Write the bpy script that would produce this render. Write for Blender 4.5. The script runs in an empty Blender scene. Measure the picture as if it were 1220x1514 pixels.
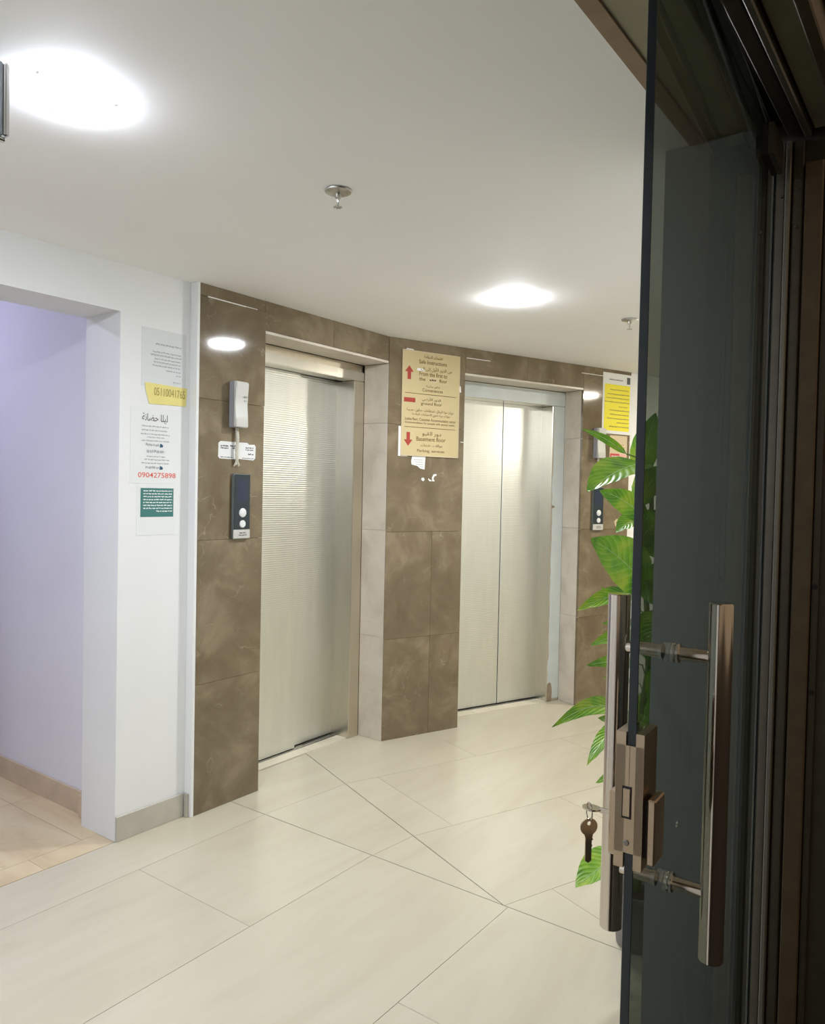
import bpy, bmesh, math, random, unicodedata
from mathutils import Vector, Matrix

# ------------------------------------------------------------------ camera, world, exposure
scene = bpy.context.scene
COL = scene.collection
random.seed(7)
H = 1.49                                   # eye height
A1, A2 = 0.63109635, 0.99789285            # headings of the two lift walls against the view
PITCH, ROLL, FPX = -0.0252201, 0.02084944, 1135.698
cam_data = bpy.data.cameras.new('camera')
cam = bpy.data.objects.new('camera', cam_data); COL.objects.link(cam)
fw0 = Vector((math.cos(A1), math.sin(A1), 0)); rt0 = Vector((math.sin(A1), -math.cos(A1), 0)); up0 = Vector((0, 0, 1))
fw = fw0*math.cos(PITCH) + up0*math.sin(PITCH)
upp = up0*math.cos(PITCH) - fw0*math.sin(PITCH)
rt = rt0*math.cos(ROLL) + upp*math.sin(ROLL)
up = upp*math.cos(ROLL) - rt0*math.sin(ROLL)
cam.matrix_world = Matrix(((rt.x, up.x, -fw.x, 0), (rt.y, up.y, -fw.y, 0), (rt.z, up.z, -fw.z, H), (0, 0, 0, 1)))
cam_data.sensor_fit = 'HORIZONTAL'; cam_data.sensor_width = 36.0
cam_data.lens = FPX/1220*36.0
cam_data.clip_start = 0.02
scene.camera = cam

world = bpy.data.worlds.new('night'); scene.world = world; world.use_nodes = True
world.node_tree.nodes['Background'].inputs[0].default_value = (0.33, 0.25, 0.165, 1)   # dim evening outside
world.node_tree.nodes['Background'].inputs[1].default_value = 1.0
vs = scene.view_settings
vs.view_transform = 'Standard'; vs.look = 'None'; vs.gamma = 1.0; vs.use_curve_mapping = False
vs.exposure = 0.0
LAMP = dict(near=(0.91, 0.975, 1.11, 270.0), far=(0.96, 0.985, 1.04, 315.0), side=(1.0, 0.93, 0.78, 370.0), left=(0.91, 0.975, 1.10, 215.0), hall=(0.72, 0.74, 1.06, 138.0))
CEIL = 2.408

# ------------------------------------------------------------------ materials
MATS = {}
def base_mat(name):
    m = bpy.data.materials.new(name); m.use_nodes = True; MATS[name] = m
    nt = m.node_tree; b = nt.nodes['Principled BSDF']
    return m, nt, b
def mat(name, col, rough=0.5, metal=0.0, spec=0.5, noise=0.0, nscale=6.0, bump=0.0, bscale=60.0, coat=0.0, emit=None):
    m, nt, b = base_mat(name)
    b.inputs['Roughness'].default_value = rough; b.inputs['Metallic'].default_value = metal
    b.inputs['Specular IOR Level'].default_value = spec
    if coat: b.inputs['Coat Weight'].default_value = coat; b.inputs['Coat Roughness'].default_value = 0.05
    geo = nt.nodes.new('ShaderNodeNewGeometry')
    n = nt.nodes.new('ShaderNodeTexNoise'); n.inputs['Scale'].default_value = nscale; n.inputs['Detail'].default_value = 5
    nt.links.new(geo.outputs['Position'], n.inputs['Vector'])
    r = nt.nodes.new('ShaderNodeValToRGB')
    k = noise
    r.color_ramp.elements[0].position = 0.3; r.color_ramp.elements[1].position = 0.7
    r.color_ramp.elements[0].color = (*[c*(1-k) for c in col], 1); r.color_ramp.elements[1].color = (*[min(1, c*(1+k*0.5)) for c in col], 1)
    nt.links.new(n.outputs['Fac'], r.inputs['Fac']); nt.links.new(r.outputs['Color'], b.inputs['Base Color'])
    if bump:
        n2 = nt.nodes.new('ShaderNodeTexNoise'); n2.inputs['Scale'].default_value = bscale; n2.inputs['Detail'].default_value = 3
        nt.links.new(geo.outputs['Position'], n2.inputs['Vector'])
        bp = nt.nodes.new('ShaderNodeBump'); bp.inputs['Strength'].default_value = bump; bp.inputs['Distance'].default_value = 0.002
        nt.links.new(n2.outputs['Fac'], bp.inputs['Height']); nt.links.new(bp.outputs['Normal'], b.inputs['Normal'])
    if emit:
        b.inputs['Emission Color'].default_value = (*emit[:3], 1); b.inputs['Emission Strength'].default_value = emit[3]
    return m
def stone_mat(name, dark, mid, light, vein, rough, vein_amt=0.6, scale=3.0, spec=0.5, stretch=(1, 1, 1), rand=7.0):
    """polished stone: cloudy body with thin pale veins; every piece gets its own patch of stone"""
    m, nt, b = base_mat(name)
    N, L = nt.nodes.new, nt.links.new
    geo = N('ShaderNodeNewGeometry'); oi = N('ShaderNodeObjectInfo')
    ml = N('ShaderNodeMath'); ml.operation = 'MULTIPLY'; ml.inputs[1].default_value = rand; L(oi.outputs['Random'], ml.inputs[0])
    ad = N('ShaderNodeVectorMath'); ad.operation = 'ADD'; L(geo.outputs['Position'], ad.inputs[0]); L(ml.outputs[0], ad.inputs[1])
    sc = N('ShaderNodeVectorMath'); sc.operation = 'MULTIPLY'; L(ad.outputs[0], sc.inputs[0]); sc.inputs[1].default_value = stretch
    n1 = N('ShaderNodeTexNoise'); n1.inputs['Scale'].default_value = scale; n1.inputs['Detail'].default_value = 7; n1.inputs['Roughness'].default_value = 0.62
    n1.inputs['Distortion'].default_value = 0.6
    L(sc.outputs[0], n1.inputs['Vector'])
    r = N('ShaderNodeValToRGB'); cr = r.color_ramp
    cr.elements[0].position = 0.30; cr.elements[0].color = (*dark, 1)
    cr.elements[1].position = 0.72; cr.elements[1].color = (*light, 1)
    e = cr.elements.new(0.50); e.color = (*mid, 1)
    L(n1.outputs['Fac'], r.inputs['Fac'])
    n2 = N('ShaderNodeTexNoise'); n2.inputs['Scale'].default_value = scale*0.9; n2.inputs['Detail'].default_value = 4
    L(sc.outputs[0], n2.inputs['Vector'])
    mx = N('ShaderNodeVectorMath'); mx.operation = 'MULTIPLY_ADD'; L(n2.outputs['Color'], mx.inputs[0]); mx.inputs[1].default_value = (0.5, 0.5, 0.5); L(sc.outputs[0], mx.inputs[2])
    v = N('ShaderNodeTexVoronoi'); v.feature = 'DISTANCE_TO_EDGE'; v.inputs['Scale'].default_value = scale*1.5
    L(mx.outputs[0], v.inputs['Vector'])
    vr = N('ShaderNodeValToRGB'); vr.color_ramp.elements[0].position = 0.0; vr.color_ramp.elements[0].color = (1, 1, 1, 1)
    vr.color_ramp.elements[1].position = 0.018; vr.color_ramp.elements[1].color = (0, 0, 0, 1)
    L(v.outputs['Distance'], vr.inputs['Fac'])
    n3 = N('ShaderNodeTexNoise'); n3.inputs['Scale'].default_value = scale*2.1; L(sc.outputs[0], n3.inputs['Vector'])
    n3r = N('ShaderNodeValToRGB'); n3r.color_ramp.elements[0].position = 0.52; n3r.color_ramp.elements[1].position = 0.66
    L(n3.outputs['Fac'], n3r.inputs['Fac'])
    m1 = N('ShaderNodeMath'); m1.operation = 'MULTIPLY'; L(vr.outputs['Color'], m1.inputs[0]); L(n3r.outputs['Color'], m1.inputs[1])
    m2 = N('ShaderNodeMath'); m2.operation = 'MULTIPLY'; L(m1.outputs[0], m2.inputs[0]); m2.inputs[1].default_value = vein_amt
    mix = N('ShaderNodeMix'); mix.data_type = 'RGBA'
    L(m2.outputs[0], mix.inputs[0]); L(r.outputs['Color'], mix.inputs[6]); mix.inputs[7].default_value = (*vein, 1)
    L(mix.outputs[2], b.inputs['Base Color'])
    b.inputs['Roughness'].default_value = rough; b.inputs['Specular IOR Level'].default_value = spec
    return m
def steel_mat(name, col, rough, rib=0.0, period=0.012):
    m, nt, b = base_mat(name); N, L = nt.nodes.new, nt.links.new
    b.inputs['Metallic'].default_value = 1.0
    geo = N('ShaderNodeNewGeometry')
    sc = N('ShaderNodeVectorMath'); sc.operation = 'MULTIPLY'; L(geo.outputs['Position'], sc.inputs[0]); sc.inputs[1].default_value = (6, 6, 0.8)
    n = N('ShaderNodeTexNoise'); n.inputs['Scale'].default_value = 3; n.inputs['Detail'].default_value = 4; L(sc.outputs[0], n.inputs['Vector'])
    r = N('ShaderNodeValToRGB'); r.color_ramp.elements[0].position = .3; r.color_ramp.elements[1].position = .7
    r.color_ramp.elements[0].color = (*[c*0.94 for c in col], 1); r.color_ramp.elements[1].color = (*col, 1)
    L(n.outputs['Fac'], r.inputs['Fac']); L(r.outputs['Color'], b.inputs['Base Color'])
    b.inputs['Roughness'].default_value = rough
    if rib:
        sx = N('ShaderNodeSeparateXYZ'); L(geo.outputs['Position'], sx.inputs[0])
        q = N('ShaderNodeMath'); q.operation = 'MULTIPLY'; q.inputs[1].default_value = 2*math.pi/period; L(sx.outputs[2], q.inputs[0])
        s = N('ShaderNodeMath'); s.operation = 'SINE'; L(q.outputs[0], s.inputs[0])
        bp = N('ShaderNodeBump'); bp.inputs['Strength'].default_value = rib; bp.inputs['Distance'].default_value = 0.0006
        L(s.outputs[0], bp.inputs['Height']); L(bp.outputs['Normal'], b.inputs['Normal'])
    return m

M = MATS
mat('white_paint', (0.81, 0.815, 0.80), 0.55, noise=0.03, nscale=2.0, bump=0.08, bscale=90)
mat('ceiling_paint', (0.92, 0.915, 0.905), 0.7, noise=0.03, nscale=1.2)
mat('hall_paint', (0.76, 0.75, 0.80), 0.6, noise=0.04, nscale=1.5, bump=0.1, bscale=50)
mat('jamb_paint', (0.42, 0.42, 0.40), 0.6, noise=0.06, nscale=2)
mat('soffit_paint', (0.30, 0.27, 0.18), 0.7, noise=0.08)
mat('wood_trim', (0.26, 0.17, 0.10), 0.5, noise=0.15, nscale=20)
mat('skirting', (0.50, 0.47, 0.40), 0.35, noise=0.1, nscale=9)
mat('hall_skirting', (0.60, 0.48, 0.34), 0.35, noise=0.14, nscale=9)
mat('grout', (0.15, 0.12, 0.085), 0.9)
mat('white_filler', (0.85, 0.84, 0.80), 0.6)
stone_mat('floor_stone', (0.53, 0.475, 0.355), (0.57, 0.52, 0.395), (0.605, 0.555, 0.43), (0.45, 0.39, 0.29), 0.30, vein_amt=0.10, scale=2.2, stretch=(0.6, 2.8, 1), rand=11)
stone_mat('hall_stone', (0.56, 0.43, 0.26), (0.66, 0.53, 0.33), (0.72, 0.60, 0.40), (0.35, 0.25, 0.15), 0.35, vein_amt=0.35, scale=2.5, stretch=(3, 0.8, 1), rand=9)
stone_mat('brown_marble', (0.132, 0.096, 0.055), (0.182, 0.139, 0.082), (0.285, 0.225, 0.145), (0.48, 0.40, 0.29), 0.07, vein_amt=0.38, scale=3.8, spec=0.55)
stone_mat('beige_stone', (0.54, 0.475, 0.39), (0.66, 0.59, 0.49), (0.74, 0.67, 0.57), (0.36, 0.29, 0.22), 0.32, vein_amt=0.3, scale=4.5)
stone_mat('sill_stone', (0.62, 0.56, 0.43), (0.70, 0.64, 0.50), (0.76, 0.70, 0.57), (0.5, 0.42, 0.3), 0.3, vein_amt=0.2, scale=4)
steel_mat('door_steel', (0.81, 0.835, 0.81), 0.33, rib=0.42)
steel_mat('frame_steel', (0.72, 0.67, 0.56), 0.28)
steel_mat('bright_steel', (0.80, 0.78, 0.72), 0.25)
steel_mat('dark_steel', (0.25, 0.24, 0.22), 0.35)
steel_mat('polished_steel', (0.62, 0.56, 0.50), 0.12)
steel_mat('lock_steel', (0.52, 0.41, 0.30), 0.30)
steel_mat('chrome', (0.75, 0.75, 0.74), 0.15)
steel_mat('sprinkler_metal', (0.55, 0.54, 0.50), 0.3)
mat('blue_film', (0.66, 0.71, 0.70), 0.45, noise=0.05, nscale=12)
mat('brown_tape', (0.34, 0.27, 0.18), 0.5, noise=0.2, nscale=40)
mat('black_gap', (0.012, 0.012, 0.012), 0.6)
mat('frame_aluminium', (0.085, 0.075, 0.055), 0.42, metal=0.5, noise=0.12, nscale=30)
mat('frame_brown', (0.13, 0.095, 0.06), 0.45, metal=0.3, noise=0.15, nscale=30)
mat('frame_bead', (0.20, 0.19, 0.16), 0.35, metal=0.5)
mat('phone_plastic', (0.62, 0.62, 0.58), 0.35)
mat('phone_grey', (0.36, 0.36, 0.39), 0.4)
mat('cord_white', (0.70, 0.67, 0.56), 0.7, noise=0.15, nscale=120)
mat('panel_navy', (0.020, 0.034, 0.040), 0.22)
mat('panel_display', (0.022, 0.032, 0.065), 0.18)
mat('panel_rim', (0.20, 0.23, 0.22), 0.35, metal=0.5)
mat('button_white', (0.75, 0.77, 0.76), 0.3)
mat('badge_grey', (0.55, 0.54, 0.50), 0.35)
mat('paper', (0.78, 0.79, 0.77), 0.7, noise=0.02)
mat('paper_grey', (0.70, 0.72, 0.71), 0.7, noise=0.02)
mat('paper_yellow', (0.80, 0.70, 0.24), 0.7, noise=0.05, nscale=20)
mat('vivid_yellow', (0.83, 0.73, 0.012), 0.55)
mat('paper_beige', (0.62, 0.50, 0.33), 0.6)
mat('paper_pink', (0.72, 0.38, 0.34), 0.6)
mat('teal_card', (0.045, 0.19, 0.17), 0.5)
mat('ink', (0.10, 0.10, 0.11), 0.7)
mat('ink_pale', (0.42, 0.43, 0.43), 0.7)
mat('ink_olive', (0.36, 0.29, 0.08), 0.7)
mat('ink_red', (0.75, 0.12, 0.08), 0.7)
mat('ink_blue', (0.02, 0.09, 0.17), 0.7)
mat('ink_white', (0.78, 0.82, 0.80), 0.7)
mat('sign_cream', (0.58, 0.48, 0.26), 0.35)
mat('sign_ink', (0.17, 0.10, 0.03), 0.6)
mat('sign_red', (0.38, 0.045, 0.03), 0.5)
mat('label_red', (0.55, 0.05, 0.06), 0.5)
mat('pot_grey', (0.20, 0.19, 0.17), 0.6, noise=0.1)
mat('soil', (0.05, 0.035, 0.02), 0.9, noise=0.3, nscale=80)
mat('stem_green', (0.14, 0.20, 0.05), 0.5, noise=0.2)
mat('rib_pale', (0.42, 0.56, 0.25), 0.4)
mat('edge_glass', (0.012, 0.020, 0.026), 0.12)
mat('lamp_rim', (0.80, 0.80, 0.80), 0.4)
mat('grey_sign', (0.32, 0.36, 0.40), 0.35)
mat('outside_stone', (0.035, 0.030, 0.026), 0.7, noise=0.2)
# foliage with yellow-green mottling
m, nt, b = base_mat('leaf')
N, L = nt.nodes.new, nt.links.new
geo = N('ShaderNodeNewGeometry'); oi = N('ShaderNodeObjectInfo')
ad = N('ShaderNodeVectorMath'); ad.operation = 'ADD'; L(geo.outputs['Position'], ad.inputs[0]); L(oi.outputs['Random'], ad.inputs[1])
n1 = N('ShaderNodeTexNoise'); n1.inputs['Scale'].default_value = 13; n1.inputs['Detail'].default_value = 5; L(ad.outputs[0], n1.inputs['Vector'])
r = N('ShaderNodeValToRGB'); r.color_ramp.elements[0].position = .34; r.color_ramp.elements[0].color = (0.060, 0.21, 0.010, 1)
r.color_ramp.elements[1].position = .70; r.color_ramp.elements[1].color = (0.36, 0.46, 0.035, 1)
e = r.color_ramp.elements.new(.52); e.color = (0.165, 0.36, 0.012, 1)
L(n1.outputs['Fac'], r.inputs['Fac']); L(r.outputs['Color'], b.inputs['Base Color'])
b.inputs['Roughness'].default_value = 0.40
uvn = N('ShaderNodeUVMap'); sx_ = N('ShaderNodeSeparateXYZ'); L(uvn.outputs[0], sx_.inputs[0])
av = N('ShaderNodeMath'); av.operation = 'ABSOLUTE'; L(sx_.outputs[1], av.inputs[0])
ma = N('ShaderNodeMath'); ma.operation = 'MULTIPLY_ADD'; L(av.outputs[0], ma.inputs[0]); ma.inputs[1].default_value = -0.28; L(sx_.outputs[0], ma.inputs[2])
mf = N('ShaderNodeMath'); mf.operation = 'MULTIPLY'; L(ma.outputs[0], mf.inputs[0]); mf.inputs[1].default_value = 62.0
sn = N('ShaderNodeMath'); sn.operation = 'SINE'; L(mf.outputs[0], sn.inputs[0])
vr_ = N('ShaderNodeValToRGB'); vr_.color_ramp.elements[0].position = .55; vr_.color_ramp.elements[0].color = (0, 0, 0, 1); vr_.color_ramp.elements[1].position = 1.0; vr_.color_ramp.elements[1].color = (.45, .45, .45, 1)
L(sn.outputs[0], vr_.inputs['Fac'])
vm = N('ShaderNodeMix'); vm.data_type = 'RGBA'; L(vr_.outputs['Color'], vm.inputs[0]); L(r.outputs['Color'], vm.inputs[6]); vm.inputs[7].default_value = (0.40, 0.55, 0.10, 1)
L(vm.outputs[2], b.inputs['Base Color'])
bpv = N('ShaderNodeBump'); bpv.inputs['Strength'].default_value = 0.35; bpv.inputs['Distance'].default_value = 0.002; L(sn.outputs[0], bpv.inputs['Height']); L(bpv.outputs['Normal'], b.inputs['Normal'])
tr = N('ShaderNodeBsdfTranslucent'); L(r.outputs['Color'], tr.inputs['Color'])
ms = N('ShaderNodeMixShader'); ms.inputs[0].default_value = 0.25
L(b.outputs[0], ms.inputs[1]); L(tr.outputs[0], ms.inputs[2]); L(ms.outputs[0], nt.nodes['Material Output'].inputs['Surface'])
# smoked glass: each face passes about 45 %, with a clear reflection
m, nt, b = base_mat('smoked_glass')
N, L = nt.nodes.new, nt.links.new
tp = N('ShaderNodeBsdfTransparent'); tp.inputs['Color'].default_value = (0.49, 0.525, 0.50, 1)
gl = N('ShaderNodeBsdfGlossy'); gl.inputs['Roughness'].default_value = 0.02; gl.inputs['Color'].default_value = (0.9, 0.95, 0.95, 1)
geo = N('ShaderNodeNewGeometry')
dt = N('ShaderNodeVectorMath'); dt.operation = 'DOT_PRODUCT'; L(geo.outputs['Incoming'], dt.inputs[0]); L(geo.outputs['Normal'], dt.inputs[1])
ab = N('ShaderNodeMath'); ab.operation = 'ABSOLUTE'; L(dt.outputs['Value'], ab.inputs[0])
om = N('ShaderNodeMath'); om.operation = 'SUBTRACT'; om.inputs[0].default_value = 1.0; L(ab.outputs[0], om.inputs[1])
pw = N('ShaderNodeMath'); pw.operation = 'POWER'; L(om.outputs[0], pw.inputs[0]); pw.inputs[1].default_value = 5.0
sk = N('ShaderNodeMath'); sk.operation = 'MULTIPLY_ADD'; L(pw.outputs[0], sk.inputs[0]); sk.inputs[1].default_value = 0.96; sk.inputs[2].default_value = 0.04
ms = N('ShaderNodeMixShader'); L(sk.outputs[0], ms.inputs[0]); L(tp.outputs[0], ms.inputs[1]); L(gl.outputs[0], ms.inputs[2])
L(ms.outputs[0], nt.nodes['Material Output'].inputs['Surface'])

# ------------------------------------------------------------------ building helpers
def link(name, me, material=None, parent=None, loc=(0, 0, 0), rz=0.0):
    o = bpy.data.objects.new(name, me); COL.objects.link(o)
    o.location = loc; o.rotation_euler = (0, 0, rz)
    if me is not None and material is not None:
        for mm in (material if isinstance(material, (list, tuple)) else [material]): me.materials.append(M[mm])
    if parent is not None: o.parent = parent
    return o
def tag(o, label=None, cat=None, group=None, kind=None):
    if label: o['label'] = label
    if cat: o['category'] = cat
    if group: o['group'] = group
    if kind: o['kind'] = kind
    return o
class MB:
    def __init__(s): s.bm = bmesh.new()
    def box(s, x0, x1, y0, y1, z0, z1):
        v = [s.bm.verts.new(p) for p in ((x0,y0,z0),(x1,y0,z0),(x1,y1,z0),(x0,y1,z0),(x0,y0,z1),(x1,y0,z1),(x1,y1,z1),(x0,y1,z1))]
        for f in ((3,2,1,0),(4,5,6,7),(0,1,5,4),(1,2,6,5),(2,3,7,6),(3,0,4,7)): s.bm.faces.new([v[i] for i in f])
        return s
    def prism(s, poly, z0, z1):                 # poly: ccw xy list
        a = [s.bm.verts.new((x, y, z0)) for x, y in poly]; c = [s.bm.verts.new((x, y, z1)) for x, y in poly]
        n = len(poly)
        s.bm.faces.new(a[::-1]); s.bm.faces.new(c)
        for i in range(n): s.bm.faces.new((a[i], a[(i+1)%n], c[(i+1)%n], c[i]))
        return s
    def plate(s, poly, y0, y1):                 # poly in xz (ccw seen from -y), extruded y0 (front) .. y1
        a = [s.bm.verts.new((x, y0, z)) for x, z in poly]; c = [s.bm.verts.new((x, y1, z)) for x, z in poly]
        n = len(poly)
        s.bm.faces.new(a); s.bm.faces.new(c[::-1])
        for i in range(n): s.bm.faces.new((a[i], c[i], c[(i+1)%n], a[(i+1)%n]))
        return s
    def profile_x(s, poly, x0, x1):             # poly in yz extruded along x
        a = [s.bm.verts.new((x0, y, z)) for y, z in poly]; c = [s.bm.verts.new((x1, y, z)) for y, z in poly]
        n = len(poly)
        s.bm.faces.new(a); s.bm.faces.new(c[::-1])
        for i in range(n): s.bm.faces.new((a[i], c[i], c[(i+1)%n], a[(i+1)%n]))
        return s
    def quad(s, x0, x1, y, z0, z1):
        v = [s.bm.verts.new(p) for p in ((x0,y,z0),(x1,y,z0),(x1,y,z1),(x0,y,z1))]; s.bm.faces.new(v); return s
    def lathe(s, prof, seg=24, axis='Z', c=(0,0,0)):   # prof: [(r, h)]
        rings = []
        for r_, h in prof:
            ring = []
            for i in range(seg):
                a = 2*math.pi*i/seg; p, q = r_*math.cos(a), r_*math.sin(a)
                co = (p, q, h) if axis == 'Z' else (p, h, q) if axis == 'Y' else (h, p, q)
                ring.append(s.bm.verts.new((co[0]+c[0], co[1]+c[1], co[2]+c[2])))
            rings.append(ring)
        for a, b_ in zip(rings, rings[1:]):
            for i in range(seg): s.bm.faces.new((a[i], a[(i+1)%seg], b_[(i+1)%seg], b_[i]))
        s.bm.faces.new(rings[0][::-1]); s.bm.faces.new(rings[-1])
        return s
    def tube(s, pts, r_, seg=8):
        rings = []
        pts = [Vector(p) for p in pts]
        ref = Vector((0.31, 0.22, 0.93))
        for i, p in enumerate(pts):
            t = (pts[min(i+1, len(pts)-1)] - pts[max(i-1, 0)]).normalized()
            a = t.cross(ref); a = a.normalized() if a.length > 1e-4 else t.orthogonal().normalized(); b_ = t.cross(a)
            rr = r_(i/(len(pts)-1)) if callable(r_) else r_
            rings.append([s.bm.verts.new(p + a*rr*math.cos(2*math.pi*k/seg) + b_*rr*math.sin(2*math.pi*k/seg)) for k in range(seg)])
        for a, b_ in zip(rings, rings[1:]):
            for i in range(seg): s.bm.faces.new((a[i], a[(i+1)%seg], b_[(i+1)%seg], b_[i]))
        s.bm.faces.new(rings[0][::-1]); s.bm.faces.new(rings[-1])
        return s
    def bevel(s, w, seg=1):
        bmesh.ops.bevel(s.bm, geom=list(s.bm.edges), offset=w, segments=seg, affect='EDGES', clamp_overlap=True); return s
    def mesh(s, name, smooth=False):
        bmesh.ops.recalc_face_normals(s.bm, faces=s.bm.faces)
        me = bpy.data.meshes.new(name); s.bm.to_mesh(me); s.bm.free()
        if smooth:
            for p in me.polygons: p.use_smooth = True
            me.set_sharp_from_angle(angle=math.radians(38))
        return me
    def build(s, name, material, parent=None, loc=(0,0,0), rz=0.0, smooth=False):
        return link(name, s.mesh(name, smooth), material, parent, loc, rz)
def empty(name, loc=(0,0,0), rz=0.0, parent=None): return link(name, None, None, parent, loc, rz)
def struct(o): o['kind'] = 'structure'; return o

# second lift wall: local x runs along it, local y into it
TH = -(A2 - A1)
W2O = Vector((3.585, 2.815, 0))
EX, EY = Vector((math.cos(TH), math.sin(TH), 0)), Vector((-math.sin(TH), math.cos(TH), 0))
def w2(x, y): p = W2O + EX*x + EY*y; return (p.x, p.y)
Y1 = 2.815      # face of first marble wall
YW = 2.862      # face of the white wall

# ------------------------------------------------------------------ floor: base and single tiles
fl = MB()
fl.prism([(-3.2, 0.45), (3.0, 0.45), w2(0.30, -2.30), w2(7.2, -2.30), w2(7.2, 0.5), w2(0.5, 0.5), (3.4, 3.6), (-3.2, 3.6)], -0.08, -0.0035)
floor = struct(fl.build('floor', 'grout'))
tag(floor, 'pale cream stone tile floor with thin dark joints in the lift lobby', 'floor')
def clip(poly, a, b_, c):                        # keep a*x+b*y <= c
    out = []
    for i in range(len(poly)):
        p, q = poly[i], poly[(i+1) % len(poly)]
        dp, dq = a*p[0]+b_*p[1]-c, a*q[0]+b_*q[1]-c
        if dp <= 0: out.append(p)
        if (dp < 0 < dq) or (dq < 0 < dp):
            t = dp/(dp-dq); out.append((p[0]+t*(q[0]-p[0]), p[1]+t*(q[1]-p[1])))
    return out
def halfplane(p, q, keep, gap):                  # line p-q, keep side of point `keep`, shrunk by gap
    nx, ny = q[1]-p[1], -(q[0]-p[0]); l = math.hypot(nx, ny); nx, ny = nx/l, ny/l
    c = nx*p[0]+ny*p[1]
    if nx*keep[0]+ny*keep[1] > c: nx, ny, c = -nx, -ny, -c
    return nx, ny, c-gap
def area(poly): return 0.5*abs(sum(poly[i][0]*poly[(i+1)%len(poly)][1]-poly[(i+1)%len(poly)][0]*poly[i][1] for i in range(len(poly))))
def ccw(poly):
    s = sum(poly[i][0]*poly[(i+1)%len(poly)][1]-poly[(i+1)%len(poly)][0]*poly[i][1] for i in range(len(poly)))
    return poly if s > 0 else poly[::-1]
def tile(poly, material, name='floor_tile', rz=0.0, top=0.0):
    if len(poly) < 3 or area(poly) < 0.003: return
    poly = ccw(poly)
    cx = sum(p[0] for p in poly)/len(poly); cy = sum(p[1] for p in poly)/len(poly)
    c, s_ = math.cos(-rz), math.sin(-rz)
    loc = [((x-cx)*c-(y-cy)*s_, (x-cx)*s_+(y-cy)*c) for x, y in poly]
    clean = [loc[i] for i in range(len(loc)) if math.hypot(loc[i][0]-loc[i-1][0], loc[i][1]-loc[i-1][1]) > 1e-4]
    MB().prism(clean, -0.012, 0.0).build(name, material, floor, (cx, cy, top), rz)
APEX, BTOP = (2.437, 1.339), (3.195, 3.13)
UA = 2.434
FINE, WIDE = 0.0009, 0.0022
# field 1: rows along the first wall, left of the dark joint at UA
rows1 = [(3.02, 2.582), (2.582, 1.947), (1.947, 1.313), (1.313, 0.68), (0.68, 0.45)]
for k, (ya, yb) in enumerate(rows1):
    off = 1.775 if k % 2 else 1.142
    for j in range(-4, 2):
        xa, xb = off+1.3*j, off+1.3*(j+1)
        g0 = FINE
        poly = [(xa+g0, yb+g0), (xb-g0, yb+g0), (xb-g0, ya-g0), (xa+g0, ya-g0)]
        if k == 0: poly = clip(poly, 0, 1, 2.86)
        poly = clip(poly, 1, 0, UA-WIDE)
        if poly: tile(poly, 'floor_stone')
# field 3: rows along the second wall
rows3 = [(0.20, -0.486), (-0.486, -1.16), (-1.16, -1.80), (-1.80, -2.30)]
for k, (ya, yb) in enumerate(rows3):
    off = 0.34 if k % 2 == 0 else -0.31
    for j in range(-3, 6):
        xa, xb = off+1.3*j, off+1.3*(j+1)
        g0 = FINE
        poly = [w2(xa+g0, yb+g0), w2(xb-g0, yb+g0), w2(xb-g0, ya-g0), w2(xa+g0, ya-g0)]
        a, b_, c = halfplane(BTOP, APEX, (5, 1), WIDE)
        poly = clip(poly, a, b_, c)
        if poly: poly = clip(poly, -1, 0, -(UA+WIDE))
        if poly: poly = clip(poly, 0, -1, -0.45) if k >= 3 and j < 1 else poly
        if poly: tile(poly, 'floor_stone', rz=TH)
# field 2: the wedge between both, rows turned half way
def on_b(t): return (BTOP[0]+(APEX[0]-BTOP[0])*t, BTOP[1]+(APEX[1]-BTOP[1])*t)
def b_cross(yl):                                 # where the second joint meets a row line of field 3
    f0 = (Vector((*BTOP, 0))-W2O).dot(EY); f1 = (Vector((*APEX, 0))-W2O).dot(EY)
    return on_b((yl-f0)/(f1-f0))
rowpts = [((UA, 3.35), b_cross(0.10)), ((UA, 2.582), b_cross(-0.486)), ((UA, 1.947), b_cross(-1.16)), ((UA, 1.20), (APEX[0]+.02, 1.20))]
for (a0, a1), (b0, b1) in zip(rowpts, rowpts[1:]):
    poly = [(0, 0), (6, 0), (6, 5), (0, 5)]
    mid = ((a0[0]+a1[0]+b0[0]+b1[0])/4, (a0[1]+a1[1]+b0[1]+b1[1])/4)
    for hp in (halfplane(a0, a1, mid, FINE), halfplane(b0, b1, mid, FINE), halfplane((UA, 0), (UA, 3), (3, 2), WIDE), halfplane(BTOP, APEX, (2.5, 2.2), WIDE)):
        poly = clip(poly, *hp)
    poly = clip(poly, 0, 1, 3.005)
    if poly: tile(poly, 'floor_stone', rz=TH*0.5)
# floor inside the first lift recess, right of the joint
poly = [(2.6, 2.78), (3.585, 2.78), (3.585, 3.005), (2.6, 3.005)]
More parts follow.
